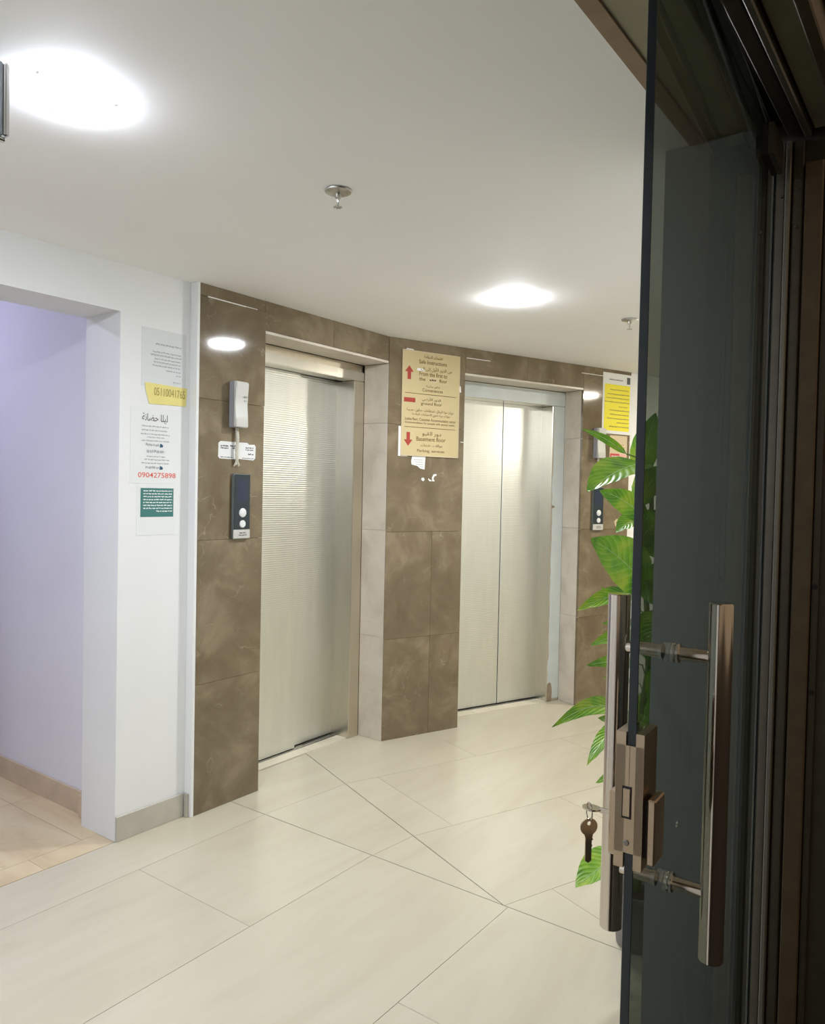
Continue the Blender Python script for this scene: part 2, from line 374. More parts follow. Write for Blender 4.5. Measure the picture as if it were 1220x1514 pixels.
# corridor tiles (tan stone) beyond the white wall's opening
for j in range(-2, 3):
    for k in range(6):
        x1 = 1.775-0.6*j; x0 = x1-0.6; ya = 2.985+0.6*k; yb = ya+0.6
        if x1 > 1.92: x1 = 1.92
        if x0 < 0.25: x0 = 0.25
        if x1-x0 < 0.02: continue
        tile([(x0+.001, ya+.001), (x1-.001, ya+.001), (x1-.001, yb-.001), (x0+.001, yb-.001)], 'hall_stone', name='corridor_tile', rz=math.pi/2)
for x0, x1 in ((0.25, 0.9), (0.9, 1.55), (1.55, 1.85)):
    tile([(x0+.001, 2.864), (x1-.001, 2.864), (x1-.001, 2.984), (x0+.001, 2.984)], 'hall_stone', name='corridor_tile', rz=math.pi/2)
MB().box(0.2, 2.0, 2.9, 6.6, -0.06, -0.0036).build('corridor_bed', 'grout', floor)

# ------------------------------------------------------------------ ceiling and doorway head
ce = MB().prism([(-3.2, 0.626), (3.0, 0.626), w2(0.30, -2.28), w2(7.2, -2.28), w2(7.2, 0.05), (3.61, 2.85), (3.4, 2.9), (-3.2, 2.9)], CEIL, CEIL+0.1)
ceiling = struct(ce.build('ceiling', 'ceiling_paint')); tag(ceiling, 'plain off-white plaster ceiling over the lift lobby', 'ceiling')
t = struct(MB().box(-3.2, 2.056, 0.588, 0.626, CEIL-0.004, CEIL+0.1).bevel(.001).build('trim_1', 'wood_trim')); tag(t, 'narrow brown strip edging the ceiling along the doorway head', 'trim')
t = struct(MB().box(-3.2, 3.2, 0.452, 0.588, CEIL+0.002, CEIL+0.1).build('wall_header', 'soffit_paint')); tag(t, 'olive underside of the doorway head above the glass door', 'soffit')

# ------------------------------------------------------------------ walls
w = MB()
w.box(1.85, 2.215, YW, 3.115, 0, CEIL)                    # pier with the notices
w.box(0.55, 1.85, YW, 3.115, 2.212, CEIL)                 # lintel over the corridor opening
w.box(-3.2, 0.55, YW, 3.115, 0, CEIL)
wl = struct(w.build('wall_left', 'white_paint')); tag(wl, 'white painted wall with a wide doorless opening beside the brown marble', 'wall')
t = struct(MB().box(2.199, 2.2145, Y1-0.001, YW, 0.0, CEIL).bevel(.0012).build('trim_2', 'white_paint')); tag(t, 'white painted edge strip between the white wall and the marble', 'trim')
w = MB(); w.box(1.921, 2.2, 3.115, 6.6, 0, 3.0); w.box(0.05, 0.25, 3.115, 6.6, 0, 3.0); w.box(0.05, 2.2, 6.5, 6.7, 0, 3.0)
wc = struct(w.build('wall_corridor', 'hall_paint')); tag(wc, 'lavender-lit plain wall of the corridor seen through the opening', 'wall')
t = struct(MB().box(0.05, 2.2, 3.1, 6.7, 2.75, 2.85).build('ceiling_corridor', 'hall_paint')); tag(t, 'ceiling of the side corridor', 'ceiling')
MB().box(0.05, 2.2, 3.0, 3.115, 2.409, 2.8).build('upper_wall', 'hall_paint', wc)
# skirting
bs = struct(empty('baseboard_left', (0, 0, 0))); tag(bs, 'grey-beige stone skirting below the paper notices on the white wall', 'baseboard')
MB().box(1.851, 2.186, YW-0.012, YW-0.0005, 0, 0.106).bevel(.0015).build('skirting_tile', 'skirting', bs)
MB().box(2.187, 2.1985, Y1+0.012, YW-0.012, 0, 0.106).bevel(.0015).build('skirting_tile', 'skirting', bs)
bs = struct(empty('baseboard_corridor', (0, 0, 0))); tag(bs, 'tan stone skirting along the lavender corridor wall', 'baseboard')
for k in range(6): MB().box(1.909, 1.9205, 3.20+0.5*k+.001, 3.70+0.5*k-.001, 0, 0.105).bevel(.0015).build('skirting_tile', 'hall_skirting', bs)
MB().box(1.885, 1.9205, 3.145, 3.198, 0, 0.105).bevel(.002).build('skirting_tile', 'hall_skirting', bs)

# first marble wall
core = MB()
core.box(2.22, 2.600, Y1+0.022, 3.3, 0, CEIL)
core.box(2.60, 3.60, Y1+0.022, 3.3, 2.268, CEIL)
core.box(2.215, 3.60, 3.30, 3.4, 0, CEIL)
wall_back = struct(core.build('wall_back', 'grout')); tag(wall_back, 'polished brown marble wall around the nearer lift', 'wall')
def panel(parent, x0, x1, z0, z1, y0=0.0, y1=0.02, material='brown_marble', name='marble_panel', loc=(0,0,0), g=0.0006):
    return MB().box(x0+g, x1-g, y0, y1, z0+g, z1-g).bevel(0.0008).build(name, material, parent, loc)
for z0, z1 in ((0, 0.597), (0.597, 1.254), (1.254, 1.895), (1.895, 2.354), (2.354, CEIL)):
    pn = panel(wall_back, 2.2155, 2.606, z0, z1, Y1, Y1+0.02)
    if z0 == 1.895:                               # slab turned slightly to move the lamp's reflection sideways
        pv = Matrix.Translation((2.41, Y1, 0)); pn.matrix_basis = pv @ Matrix.Rotation(math.radians(-1.0), 4, 'Z') @ pv.inverted()
for x0, x1 in ((2.606, 3.1), (3.1, 3.584)):
    panel(wall_back, x0, x1, 2.266, CEIL, Y1, Y1+0.02)
MB().box(2.6, 3.584, Y1+0.001, 3.0, 2.251, 2.265).bevel(.001).build('soffit_stone', 'beige_stone', wall_back)
for z0, z1 in ((0, 0.621), (0.621, 1.262), (1.262, 1.90), (1.90, 2.25)):
    MB().box(3.586, 3.600, Y1+0.004, 3.0, z0+.0006, z1-.0006).bevel(.001).build('jamb_stone', 'beige_stone', wall_back)
# pale filler left in a joint near the ceiling
MB().box(2.258, 2.552, Y1-0.0012, Y1+0.004, 2.3515, 2.3562).build('joint_filler', 'white_filler', wall_back)

# second marble wall
wr = MB()
wr.prism([(0.018, 0.022), (0.556, 0.022), (0.556, 0.45), (-0.153, 0.45), (0.0085, 0.030)], 0, CEIL)
wr.box(0.556, 1.60, 0.022, 0.45, 2.254, CEIL)
wr.box(1.615, 2.085, 0.022, 0.45, 0, CEIL)
wr.box(0.556, 1.615, 0.42, 0.5, 0, CEIL)
wall_right = struct(wr.build('wall_right', 'grout', None, W2O, TH)); tag(wall_right, 'polished brown marble wall around the further lift', 'wall')
for z0, z1 in ((0, 0.608), (0.608, 1.253), (1.253, 1.895), (1.895, CEIL)):
    if z0 == 1.895:
        panel(wall_right, 0.001, 0.562, z0, z1)
    elif z0 == 1.253:
        panel(wall_right, 0.001, 0.562, z0, z1)
    else:
        panel(wall_right, 0.001, 0.334, z0, z1); panel(wall_right, 0.334, 0.562, z0, z1)
for z0, z1 in ((0, 0.63), (0.63, 1.255), (1.255, 1.895), (1.895, 2.354), (2.354, CEIL)):
    panel(wall_right, 1.598, 2.083, z0, z1)
for x0, x1 in ((0.562, 1.08), (1.08, 1.598)):
    panel(wall_right, x0, x1, 2.252, CEIL)
MB().box(0.562, 1.598, 0.001, 0.18, 2.237, 2.251).bevel(.001).build('soffit_stone', 'beige_stone', wall_right)
for z0, z1 in ((0, 0.634), (0.634, 1.262), (1.262, 1.90), (1.90, 2.236)):
    MB().box(1.599, 1.614, 0.004, 0.18, z0+.0006, z1-.0006).bevel(.001).build('jamb_stone', 'beige_stone', wall_right)
for x0, x1, z in ((0.570, 0.760, 2.346), (1.575, 1.795, 2.354)):
    MB().box(x0, x1, -0.0012, 0.004, z-.002, z+.002).build('joint_filler', 'white_filler', wall_right)
MB().box(0.535, 0.562, -0.0012, 0.004, 1.812, 1.816).build('joint_filler', 'white_filler', wall_right)
t = struct(MB().box(2.086, 7.2, 0.03, 0.3, 0, CEIL).build('wall_far', 'white_paint', None, W2O, TH)); tag(t, 'white painted wall beyond the brown marble by the plant', 'wall')
t = struct(MB().box(7.0, 7.2, -2.3, 0.03, 0, CEIL).build('wall_end', 'white_paint', None, W2O, TH)); tag(t, 'white wall closing the far end of the lobby', 'wall')
t = struct(MB().box(-1.7, -1.5, 0.4, 3.1, 0, CEIL).build('wall_side', 'white_paint')); tag(t, 'white wall closing the near end of the lobby', 'wall')  # unseen; set close so more light bounces onto the lift jambs

# entrance wall with the door jamb
pA = w2(0.3, -2.45); dA = (pA[0], pA[1])
fw_poly = [(2.056, 0.452), (3.05, 0.452), (3.05, 0.69), (2.056, 0.69)]
e = MB().prism(fw_poly, 0, CEIL)
far0 = Vector((3.05, 0.69, 0)); far1 = far0 + EX*6.9; nrm = EY*(-0.2)
e.prism([(3.05, 0.45), (far0+nrm+EX*0.0).to_tuple()[:2], (far1+nrm).to_tuple()[:2], far1.to_tuple()[:2], far0.to_tuple()[:2]], 0, CEIL)
wf = struct(e.build('wall_front', 'white_paint')); tag(wf, 'grey painted end of the entrance wall seen through the smoked glass', 'wall')
t = struct(MB().box(-3.2, -0.05, 0.45, 0.69, 0, CEIL).build('wall_entrance', 'white_paint')); tag(t, 'entrance wall on the near side of the doorway', 'wall')
t = struct(MB().box(-6, 8, -6, 0.449, -0.1, -0.01).build('floor_outside', 'outside_stone')); tag(t, 'dark stone ground outside the glass door', 'ground')

o0 = Vector((2.13, 0.25, 0)); oc = Vector((3.05, 0.25, 0)) - EX*0.0; dn = EY*(-0.26)
wo = MB().prism([(2.13, 0.25), (3.0, 0.25), (3.0, 0.449), (2.13, 0.449)], -0.01, 6.0)
q0, q1 = far0+nrm, far1+nrm
wo.prism([(3.0, 0.25), (q0+EY*-0.06).to_tuple()[:2], (q1+EY*-0.06).to_tuple()[:2], (q1+EY*-0.002).to_tuple()[:2], (q0+EY*-0.002).to_tuple()[:2]], -0.01, 6.0)
wo.box(-6, -0.05, 0.38, 0.449, -0.01, 6.0); wo.box(-6, 9, 0.30, 0.449, 2.475, 6.0)
t = struct(wo.build('wall_outside', 'outside_stone')); tag(t, 'dark outer face of the entrance wall at the right edge, raised to block sky', 'wall')  # extra height added to keep sky out of the glass reflection
MB().box(2.047, 2.0555, 0.455, 0.6895, 0.0, CEIL).build('jamb_lining', 'jamb_paint', wf)
# door frame: stacked dark aluminium profiles on the jamb and the head
fr_ = struct(empty('trim_3', (2.056, 0.4, 0))); tag(fr_, 'dark bronze aluminium door frame at the right edge', 'door frame')
def prof(name, x, y0, y1, z0, z1, material, b=0.0015): return MB().box(x, 0.07, y0, y1, z0, z1).bevel(b).build(name, material, fr_)
prof('frame_back', 0.006, -0.16, 0.052, 0, CEIL, 'frame_aluminium')
prof('frame_post', -0.004, -0.003, 0.046, 0, 2.36, 'frame_aluminium')
prof('glazing_bead', -0.014, -0.018, -0.005, 0, 2.36, 'frame_bead', .003)
prof('frame_post', -0.006, -0.045, -0.020, 0, 2.36, 'frame_aluminium', .003)
prof('frame_cover', -0.012, -0.089, -0.049, 0, 2.30, 'frame_brown', .003)
prof('frame_post', -0.004, -0.106, -0.091, 0, 2.30, 'frame_aluminium')
for z in (1.03, 1.285):
    MB().lathe([(0.007, 0), (0.007, 0.002)], 12, 'X').build('fixing_hole', 'black_gap', fr_, (-0.0065, -0.0985, z))
for y, z in ((0.02, 2.21), (0.0, 2.225), (-0.03, 2.24), (-0.03, 2.15)):
    MB().lathe([(0.004, 0), (0.003, -0.003)], 10, 'X').build('screw', 'chrome', fr_, (-0.0085, y, z))
# head of the frame, running along the doorway
def hprof(name, z, y0, y1, material, b=0.0015): return MB().box(-2.1, -0.016, y0, y1, z, 2.47).bevel(b).build(name, material, fr_)
hprof('head_back', 2.412, -0.16, 0.052, 'frame_aluminium')
hprof('head_channel', 2.372, 0.020, 0.046, 'frame_aluminium')
hprof('head_channel', 2.366, -0.040, -0.010, 'frame_aluminium', .003)
hprof('head_bead', 2.356, -0.062, -0.046, 'frame_bead', .003)
hprof('head_cover', 2.372, -0.118, -0.066, 'soffit_paint', .003)
hprof('head_lip', 2.350, -0.145, -0.120, 'frame_brown', .003)

# ------------------------------------------------------------------ lifts
def lift_panel(parent, x0, x1, y0, z1, name='door_panel'):
    return MB().box(x0, x1, y0, y0+0.025, 0.008, z1).bevel(.002).build(name, 'door_steel', parent)
d1 = struct(empty('door_1', (2.6, 3.0, 0))); tag(d1, 'nearer brushed steel lift door, two overlapping ribbed leaves', 'lift door')
lift_panel(d1, -0.02, 0.555, 0.112, 2.2)
lift_panel(d1, 0.535, 0.93, 0.140, 2.2)
MB().box(-0.02, 0.985, 0.0, 0.10, 2.152, 2.206).bevel(.004, 2).build('header', 'bright_steel', d1)
MB().box(-0.02, 0.985, 0.012, 0.2, 2.207, 2.25).build('header_recess', 'frame_steel', d1)
MB().box(0.895, 0.985, 0.0, 0.20, 0, 2.151).bevel(.003).build('frame_jamb', 'frame_steel', d1)
MB().box(-0.02, 0.985, 0.168, 0.29, 0, 2.25).build('shaft_backing', 'black_gap', d1)
MB().box(-0.02, 0.894, 0.088, 0.167, -0.01, 0.004).bevel(.001).build('door_track', 'dark_steel', d1)
MB().box(-0.02, 0.894, 0.103, 0.109, 0.004, 0.0055).build('track_rib', 'chrome', d1)
for x0, x1 in ((-0.02, 0.585), (0.587, 0.893)):
    MB().box(x0, x1, 0.012, 0.087, -0.01, 0.006).bevel(.0015).build('sill_slab', 'sill_stone', d1)
d2 = struct(empty('door_2', (*w2(0, 0.18), 0), TH)); tag(d2, 'further brushed steel lift door, two flush leaves in a film-covered frame', 'lift door')
lift_panel(d2, 0.54, 1.1225, 0.12, 2.16)
lift_panel(d2, 1.1285, 1.56, 0.12, 2.16)
MB().box(0.56, 1.598, 0.0, 0.115, 2.13, 2.236).bevel(.003).build('header', 'bright_steel', d2)
MB().box(1.482, 1.598, 0.0, 0.20, 0, 2.129).bevel(.003).build('frame_jamb', 'frame_steel', d2)
MB().box(0.54, 1.598, 0.147, 0.235, 0, 2.23).build('shaft_backing', 'black_gap', d2)
MB().box(0.54, 1.481, 0.085, 0.146, -0.01, 0.004).bevel(.001).build('door_track', 'dark_steel', d2)
for x0, x1 in ((0.54, 0.86), (0.862, 1.13), (1.132, 1.480)):
    MB().box(x0, x1, 0.005, 0.084, -0.01, 0.005).bevel(.0015).build('sill_slab', 'sill_stone', d2)
MB().box(0.565, 1.597, -0.0012, -0.0002, 2.133, 2.230).build('protective_film', 'blue_film', d2)
rag = []
random.seed(3)
z = 0.13
while z < 2.12:
    rag.append((1.494+random.uniform(-.008, .006)*(1.0 if z < 1.75 else .2), z)); z += random.uniform(.02, .06)
MB().plate([(1.597, 0.02)] + [(1.597, 2.13), (1.4835, 2.13)] + [(min(x, 1.515), z) for x, z in rag[::-1]] + [(1.535, 0.10), (1.53, 0.02)], -0.0012, -0.0002).build('protective_film', 'blue_film', d2)
MB().plate([(1.49, 0.0), (1.532, 0.0), (1.536, 0.07), (1.528, 0.125), (1.512, 0.14), (1.495, 0.13)], -0.003, -0.0002).build('tape_patch', 'brown_tape', d2)
MB().plate([(1.493, 1.40), (1.516, 1.405), (1.512, 1.415), (1.497, 1.42)], -0.006, -0.001).build('film_flap', 'brown_tape', d2)

# ------------------------------------------------------------------ glass door with handles and lock
GO, GR = (1.037, 0.366, 0), math.radians(2.38)
d3 = struct(empty('door_3', GO, GR)); tag(d3, 'smoked glass entrance door with steel bar handles and an edge lock', 'glass door')
pane = MB().box(0, 0.97, 0, 0.013, 0.012, 2.35).bevel(.0008)
me = pane.mesh('glass_pane'); me.materials.append(M['smoked_glass']); me.materials.append(M['edge_glass'])
for p in me.polygons: p.material_index = 0 if abs(p.normal.y) > 0.95 else 1
link('glass_pane', me, None, d3)
HX = 0.166
for y, side in ((-0.071, -1), (0.085, 1)):
    hd = MB().lathe([(0.0165, 0.788), (0.018, 0.7895), (0.018, 1.3325), (0.0165, 1.334)], 32).build('handle_bar', 'polished_steel', d3, (HX, y, 0), smooth=True)
    for z in (1.250, 0.890):
        y0, y1 = (-0.058, 0.0) if side < 0 else (0.013, 0.072)
        MB().lathe([(0.0105, y0-(0 if side > 0 else .002)), (0.0105, y1+(.002 if side > 0 else 0))], 20, 'Y').build('standoff', 'polished_steel', hd, (0, -y, z), smooth=True)
        yc = -0.0065 if side < 0 else 0.0165
        MB().lathe([(0.0105, yc-.006), (0.0155, yc-.0055), (0.0155, yc-.002), (0.012, yc), (0.0155, yc+.002), (0.0155, yc+.0055), (0.0105, yc+.006)] if side < 0 else [(0.0105, yc-.0035), (0.0125, yc-.003), (0.0125, yc+.003), (0.0105, yc+.0035)], 24, 'Y').build('collar', 'chrome', hd, (0, -y, z), smooth=True)
lock = MB().box(-0.004, 0.056, -0.012, -0.0005, 0.974, 1.164).box(-0.004, 0.056, 0.0135, 0.027, 0.974, 1.164).box(-0.004, -0.0005, -0.0118, 0.0268, 0.996, 1.146).build('lock_case', 'lock_steel', d3)
MB().box(-0.0046, -0.0035, 0.0035, 0.0170, 1.044, 1.089).build('bolt_slot', 'black_gap', lock)
MB().box(-0.0062, -0.003, 0.0050, 0.0155, 1.047, 1.086).bevel(.0008).build('bolt', 'lock_steel', lock)
MB().lathe([(0.0042, 0), (0.0042, -0.0008), (0.003, -0.0012)], 16, 'X').build('lock_screw', 'dark_steel', lock, (-0.0042, 0.0095, 1.010))
MB().box(-0.0045, -0.0038, 0.0077, 0.0080, 1.09, 1.146).build('seam', 'black_gap', lock)
MB().box(0.004, 0.040, -0.018, -0.0118, 0.992, 1.068).build('turn_neck', 'black_gap', lock)
MB().box(-0.002, 0.044, -0.029, -0.0175, 0.985, 1.076).bevel(.002).build('thumb_turn', 'lock_steel', lock)
MB().box(0.002, 0.050, 0.027, 0.0375, 0.985, 1.076).bevel(.002).build('cylinder_cover', 'lock_steel', lock)
MB().lathe([(0.008, 0.0375), (0.008, 0.041)], 20, 'Y').build('key_cylinder', 'polished_steel', lock, (0.028, 0, 1.033))
MB().box(0.0, 0.97, 0.0005, 0.0125, 2.3505, 2.3545).build('top_edge_glint', 'bright_steel', d3)  # steel strip added for the light caught along the glass top edge
# small chip mark on the pane
c_ = MB(); random.seed(5)
for k in range(7):
    a = random.uniform(0, 6.28); r0 = random.uniform(.001, .006); x, z = .223+r0*math.cos(a), .960+r0*math.sin(a)
    c_.box(x, x+.0022, -0.0008, -0.0001, z, z+.0016)
c_.build('chip_mark', 'paper', d3)
# patch hinges at the pivot side
for z in (0.012, 2.27):
    MB().box(0.84, 0.975, -0.012, -0.0005, z, z+.07).box(0.84, 0.975, 0.0135, 0.025, z, z+.07).build('patch_fitting', 'frame_aluminium', d3)

# keys
def gpt(x, y, z): c, s = math.cos(GR), math.sin(GR); return (GO[0]+c*x-s*y, GO[1]+s*x+c*y, z)
k1 = empty('key', gpt(0.028, 0.038, 1.033), GR); tag(k1, 'flat steel key stuck in the lobby side of the door lock', 'key')
MB().box(-0.0011, 0.0011, 0.003, 0.022, -0.004, 0.004).build('key_blade', 'polished_steel', k1)
bow = [(0.034+0.014*math.cos(a), 0.011*math.sin(a)) for a in [2*math.pi*i/20 for i in range(20)]]
# turned a quarter: the bow lies flat
MB().prism(bow and [(z, y) for y, z in bow][::-1], -0.0012, 0.0012).build('key_bow', 'polished_steel', k1)
k2 = empty('key', gpt(0.028, 0.0755, 1.004), GR - math.radians(40)); tag(k2, 'steel door key with a round bow hanging below the lock on a ring', 'key')
ring = [(0.0, 0.0085*math.cos(a)+0.0, 0.0225+0.0130*math.sin(a)) for a in [2*math.pi*i/24 for i in range(25)]]
MB().tube(ring, 0.0011, 8).build('key_ring', 'polished_steel', k2, smooth=True)
out = [(0.0138*math.cos(a), 0.0128*math.sin(a)) for a in [math.radians(d) for d in range(-60, 241, 15)]]
out += [(-0.0052, -0.017), (-0.0052, -0.050), (0.0, -0.0535), (0.0048, -0.050), (0.0048, -0.030), (0.0062, -0.028), (0.0048, -0.026), (0.0048, -0.021), (0.0072, -0.019), (0.0055, -0.0165)]
hole = [(0.0032*math.cos(a), 0.0055+0.0032*math.sin(a)) for a in [2*math.pi*i/14 for i in range(14)]]
def plate_with_hole(outer, inner, y0, y1):
    bm = bmesh.new()
    from mathutils.geometry import tessellate_polygon
    allp = outer + inner
    tris = tessellate_polygon([[Vector((x, z, 0)) for x, z in outer], [Vector((x, z, 0)) for x, z in inner]])
    A_ = [bm.verts.new((x, y0, z)) for x, z in allp]; B_ = [bm.verts.new((x, y1, z)) for x, z in allp]
    for t_ in tris:
        bm.faces.new([A_[i] for i in t_]); bm.faces.new([B_[i] for i in t_[::-1]])
    for s0, n in ((0, len(outer)), (len(outer), len(inner))):
        for i in range(n):
            j = s0+(i+1) % n; i_ = s0+i
            bm.faces.new((A_[i_], A_[j], B_[j], B_[i_]))
    mb = MB(); mb.bm.free(); mb.bm = bm; return mb
plate_with_hole(out, hole, -0.0011, 0.0011).build('key_blank', 'lock_steel', k2)

# ------------------------------------------------------------------ ceiling lamps, sprinklers, hanging sign
def lamp(loc, key, label, r_=0.098):
    o = empty('ceiling_lamp', loc); tag(o, label, 'ceiling lamp', 'round ceiling lamps')
    c = LAMP[key]
    name = 'lamp_glow_'+key
    m_, nt_, b_ = base_mat(name)
    b_.inputs['Base Color'].default_value = (0.8, 0.8, 0.8, 1)
    b_.inputs['Emission Color'].default_value = (*c[:3], 1); b_.inputs['Emission Strength'].default_value = c[3]
    MB().lathe([(r_*.97, 0.0), (r_*.97, -0.004)], 40).build('lamp_base', 'lamp_rim', o, smooth=True)
    pr = [(r_*math.cos(a), -0.0045-0.015*math.sin(a)) for a in [math.radians(d) for d in range(0, 90, 10)]] + [(0.004, -0.0195)]
    MB().lathe(pr, 40).build('diffuser', name, o, smooth=True)
    for a in (-0.62, 1.5, 3.5):
        MB().box(r_-.003, r_+.008, -.005, .005, -0.008, -0.0005).bevel(.001).build('clip', 'sprinkler_metal', o, (0, 0, 0), a)
    return o
lamp((0.99, 1.745, CEIL), 'near', 'glaring round ceiling lamp at the upper left beside the grey hanging sign')
lamp((3.188, 1.765, CEIL), 'far', 'round white ceiling lamp in front of the further lift')
lamp((5.75, 0.80, CEIL), 'side', 'round warm ceiling lamp hidden behind the smoked glass door')
lamp((-0.9, 1.745, CEIL), 'left', 'round fill lamp added further left in the same row, out of view')  # unseen lamp, added for extra light on the pier and lift jambs
lamp((1.05, 4.3, 2.75), 'hall', 'round bluish lamp on the side corridor ceiling')

def sprinkler(loc, label, rz):
    o = empty('sprinkler', loc, rz); tag(o, label, 'sprinkler', 'fire sprinklers on the ceiling')
    MB().lathe([(0.036, 0), (0.0415, -0.003), (0.040, -0.007), (0.024, -0.012), (0.012, -0.013)], 28).build('escutcheon', 'sprinkler_metal', o, smooth=True)
    MB().lathe([(0.010, -0.012), (0.010, -0.022), (0.006, -0.026)], 16).build('nozzle', 'sprinkler_metal', o, smooth=True)
    fr2 = MB()
    for s in (-1, 1): fr2.tube([(s*.008, 0, -.020), (s*.0105, 0, -.032), (s*.008, 0, -.043), (s*.002, 0, -.050)], 0.0021, 8)
    fr2.build('yoke', 'sprinkler_metal', o, smooth=True)
    MB().lathe([(0.0022, -.026), (0.0028, -.036), (0.0022, -.048)], 10).build('bulb', 'dark_steel', o, smooth=True)
    d = MB(); d.lathe([(0.004, -.049), (0.0095, -.0515), (0.0095, -.053), (0.003, -.0535)], 16)
    for k in range(8):
        a = k*math.pi/4; d.box(0.0, 0.0001, 0, 0.0001, -.052, -.0521) if False else None
        d.tube([(0.008*math.cos(a), 0.008*math.sin(a), -.0525), (0.0135*math.cos(a), 0.0135*math.sin(a), -.0520)], 0.0017, 6)
    d.build('deflector', 'sprinkler_metal', o, smooth=True)
sprinkler((1.766, 1.597, CEIL), 'metal fire sprinkler in the middle of the ceiling', 0.9)
sprinkler((3.871, 1.466, CEIL), 'metal fire sprinkler beside the glass door edge above the yellow notice', 0.3)

sg = empty('hanging_sign', (0.706, 1.716, CEIL)); tag(sg, 'grey hanging sign cut off by the left edge of the photo beside the lamp', 'sign')
MB().box(-0.10, 0.112, -0.012, 0.012, -0.172, -0.016).bevel(.003, 2).build('sign_body', 'grey_sign', sg)
MB().box(0.1125, 0.124, -0.015, 0.015, -0.172, -0.014).bevel(.004, 2).build('end_cap', 'chrome', sg)
MB().tube([(-0.10, 0, -.176), (0.118, 0, -.176)], 0.006, 12).build('bottom_rail', 'chrome', sg, smooth=True)
for x in (-0.07, 0.07): MB().tube([(x, 0, -.018), (x, 0, 0)], 0.003, 10).build('hanger', 'chrome', sg)

# ------------------------------------------------------------------ writing helpers
def shape_arabic(txt):
    """joined letter forms laid out right to left"""
    nm = lambda ch: unicodedata.name(ch, '')
    def form(ch, f):
        try: return unicodedata.lookup(nm(ch)+' '+f+' FORM')
        except KeyError: return None
    isar = lambda ch: nm(ch).startswith('ARABIC LETTER')
    res = []
    for i, ch in enumerate(txt):
        if not isar(ch): res.append(ch); continue
        prev = i > 0 and isar(txt[i-1]) and form(txt[i-1], 'INITIAL') is not None
        nxt = i+1 < len(txt) and isar(txt[i+1]) and form(ch, 'INITIAL') is not None and form(txt[i+1], 'FINAL') is not None
        f = 'MEDIAL' if prev and nxt else 'FINAL' if prev else 'INITIAL' if nxt else 'ISOLATED'
        res.append(form(ch, f) or ch)
    return ''.join(reversed(res))
def text_mesh(txt, width, height, arabic=False, bold=0.0):
    """flat lettering scaled to a width x height box around the origin, in the xz plane facing -y"""
    cu = bpy.data.curves.new('lettering', 'FONT'); cu.body = shape_arabic(txt) if arabic else txt
    cu.size = 1.0; cu.resolution_u = 3; cu.offset = bold
    o = bpy.data.objects.new('lettering', cu); COL.objects.link(o)
    dg = bpy.context.evaluated_depsgraph_get(); dg.update()
    me = bpy.data.meshes.new_from_object(o.evaluated_get(dg))
    bpy.data.objects.remove(o); bpy.data.curves.remove(cu)
    me.materials.clear()
    if not me.vertices: return me
    xs = [v.co.x for v in me.vertices]; ys = [v.co.y for v in me.vertices]
    sx, sy = width/(max(xs)-min(xs)), height/(max(ys)-min(ys)); cx, cy = (max(xs)+min(xs))/2, (max(ys)+min(ys))/2
    for v in me.vertices: v.co = ((v.co.x-cx)*sx, 0.0, (v.co.y-cy)*sy)
    return me
def write(parent, name, txt, x, z, w_, h_, material, y=-0.0016, arabic=False, bold=0.0, roll=0.0):
    o = link(name, text_mesh(txt, w_, h_, arabic, bold), material, parent, (x, y, z)); o.rotation_euler = (0, roll, 0); return o
def scribble(mb, x0, x1, z, h, y, seed):
    """a line of print too small to read: uneven word-length ribbons"""
    rn = random.Random(seed); x = x0
    while x < x1:
        wl_ = min(rn.uniform(.006, .02), x1-x)
        n = max(2, int(wl_/.003)); top = []; bot = []
        for i in range(n+1):
            xx = x+wl_*i/n; c = rn.uniform(-.22, .22)*h; t_ = h*rn.uniform(.28, .5)
            top.append((xx, z+c+t_)); bot.append((xx, z+c-t_))
        for i in range(n):
            v = [mb.bm.verts.new((p_[0], y, p_[1])) for p_ in (bot[i], bot[i+1], top[i+1], top[i])]; mb.bm.faces.new(v)
        x += wl_+rn.uniform(.0015, .004)
    return mb
def lines(parent, name, rows, material, y=-0.0014, seed=1):
    mb = MB()
    for i, (x0, x1, z, h) in enumerate(rows): scribble(mb, x0, x1, z, h, y, seed*31+i)
    return tag(mb.build(name, material, parent), kind='stuff')

# ------------------------------------------------------------------ notices on the white wall
def sheet(name, label, cat, x, z, poly, material, y=YW, group=None, th=0.0008, rz=0.0, lift=0.0003):
    o = empty(name, (x, y-lift, z), rz); tag(o, label, cat, group)
    MB().plate(poly, -th, 0).build('sheet', material, o)
    return o
def rect(w_, h_, sk=0.0): return [(-w_/2, -h_/2), (w_/2, -h_/2+sk), (w_/2, h_/2+sk), (-w_/2, h_/2)]
n1 = sheet('paper_notice', 'grey-white printed sheet at the top of the notices on the white wall', 'notice', 2.064, 2.045, rect(0.226, 0.25), 'paper_grey')
lines(n1, 'heading', [(-0.045, 0.088, 0.062, .008)], 'ink_pale', seed=2)
lines(n1, 'printed_lines', [(-.06, .085, .028, .006), (-.07, .09, .014, .006), (-.05, .085, -.002, .006), (-.055, .088, -.016, .006), (-.06, .085, -.031, .006), (.01, .085, -.047, .006), (.06, .085, -.063, .005), (.045, .085, -.094, .006)], 'ink_pale', seed=3)
n2 = sheet('yellow_note', 'torn pale yellow strip with a handwritten number on the white wall', 'note', 2.080, 1.893, [(-.090, -.046), (.098, -.040), (.104, .040), (-.112, .044), (-.108, .01)], 'paper_yellow', lift=0.0016)
write(n2, 'handwritten_number', '05110041765', .012, .010, .160, .034, 'ink_olive', roll=math.radians(0))
n3 = sheet('paper_notice', 'white sheet with a red handwritten number below the yellow strip', 'notice', 2.030, 1.668, rect(0.258, 0.325), 'paper')
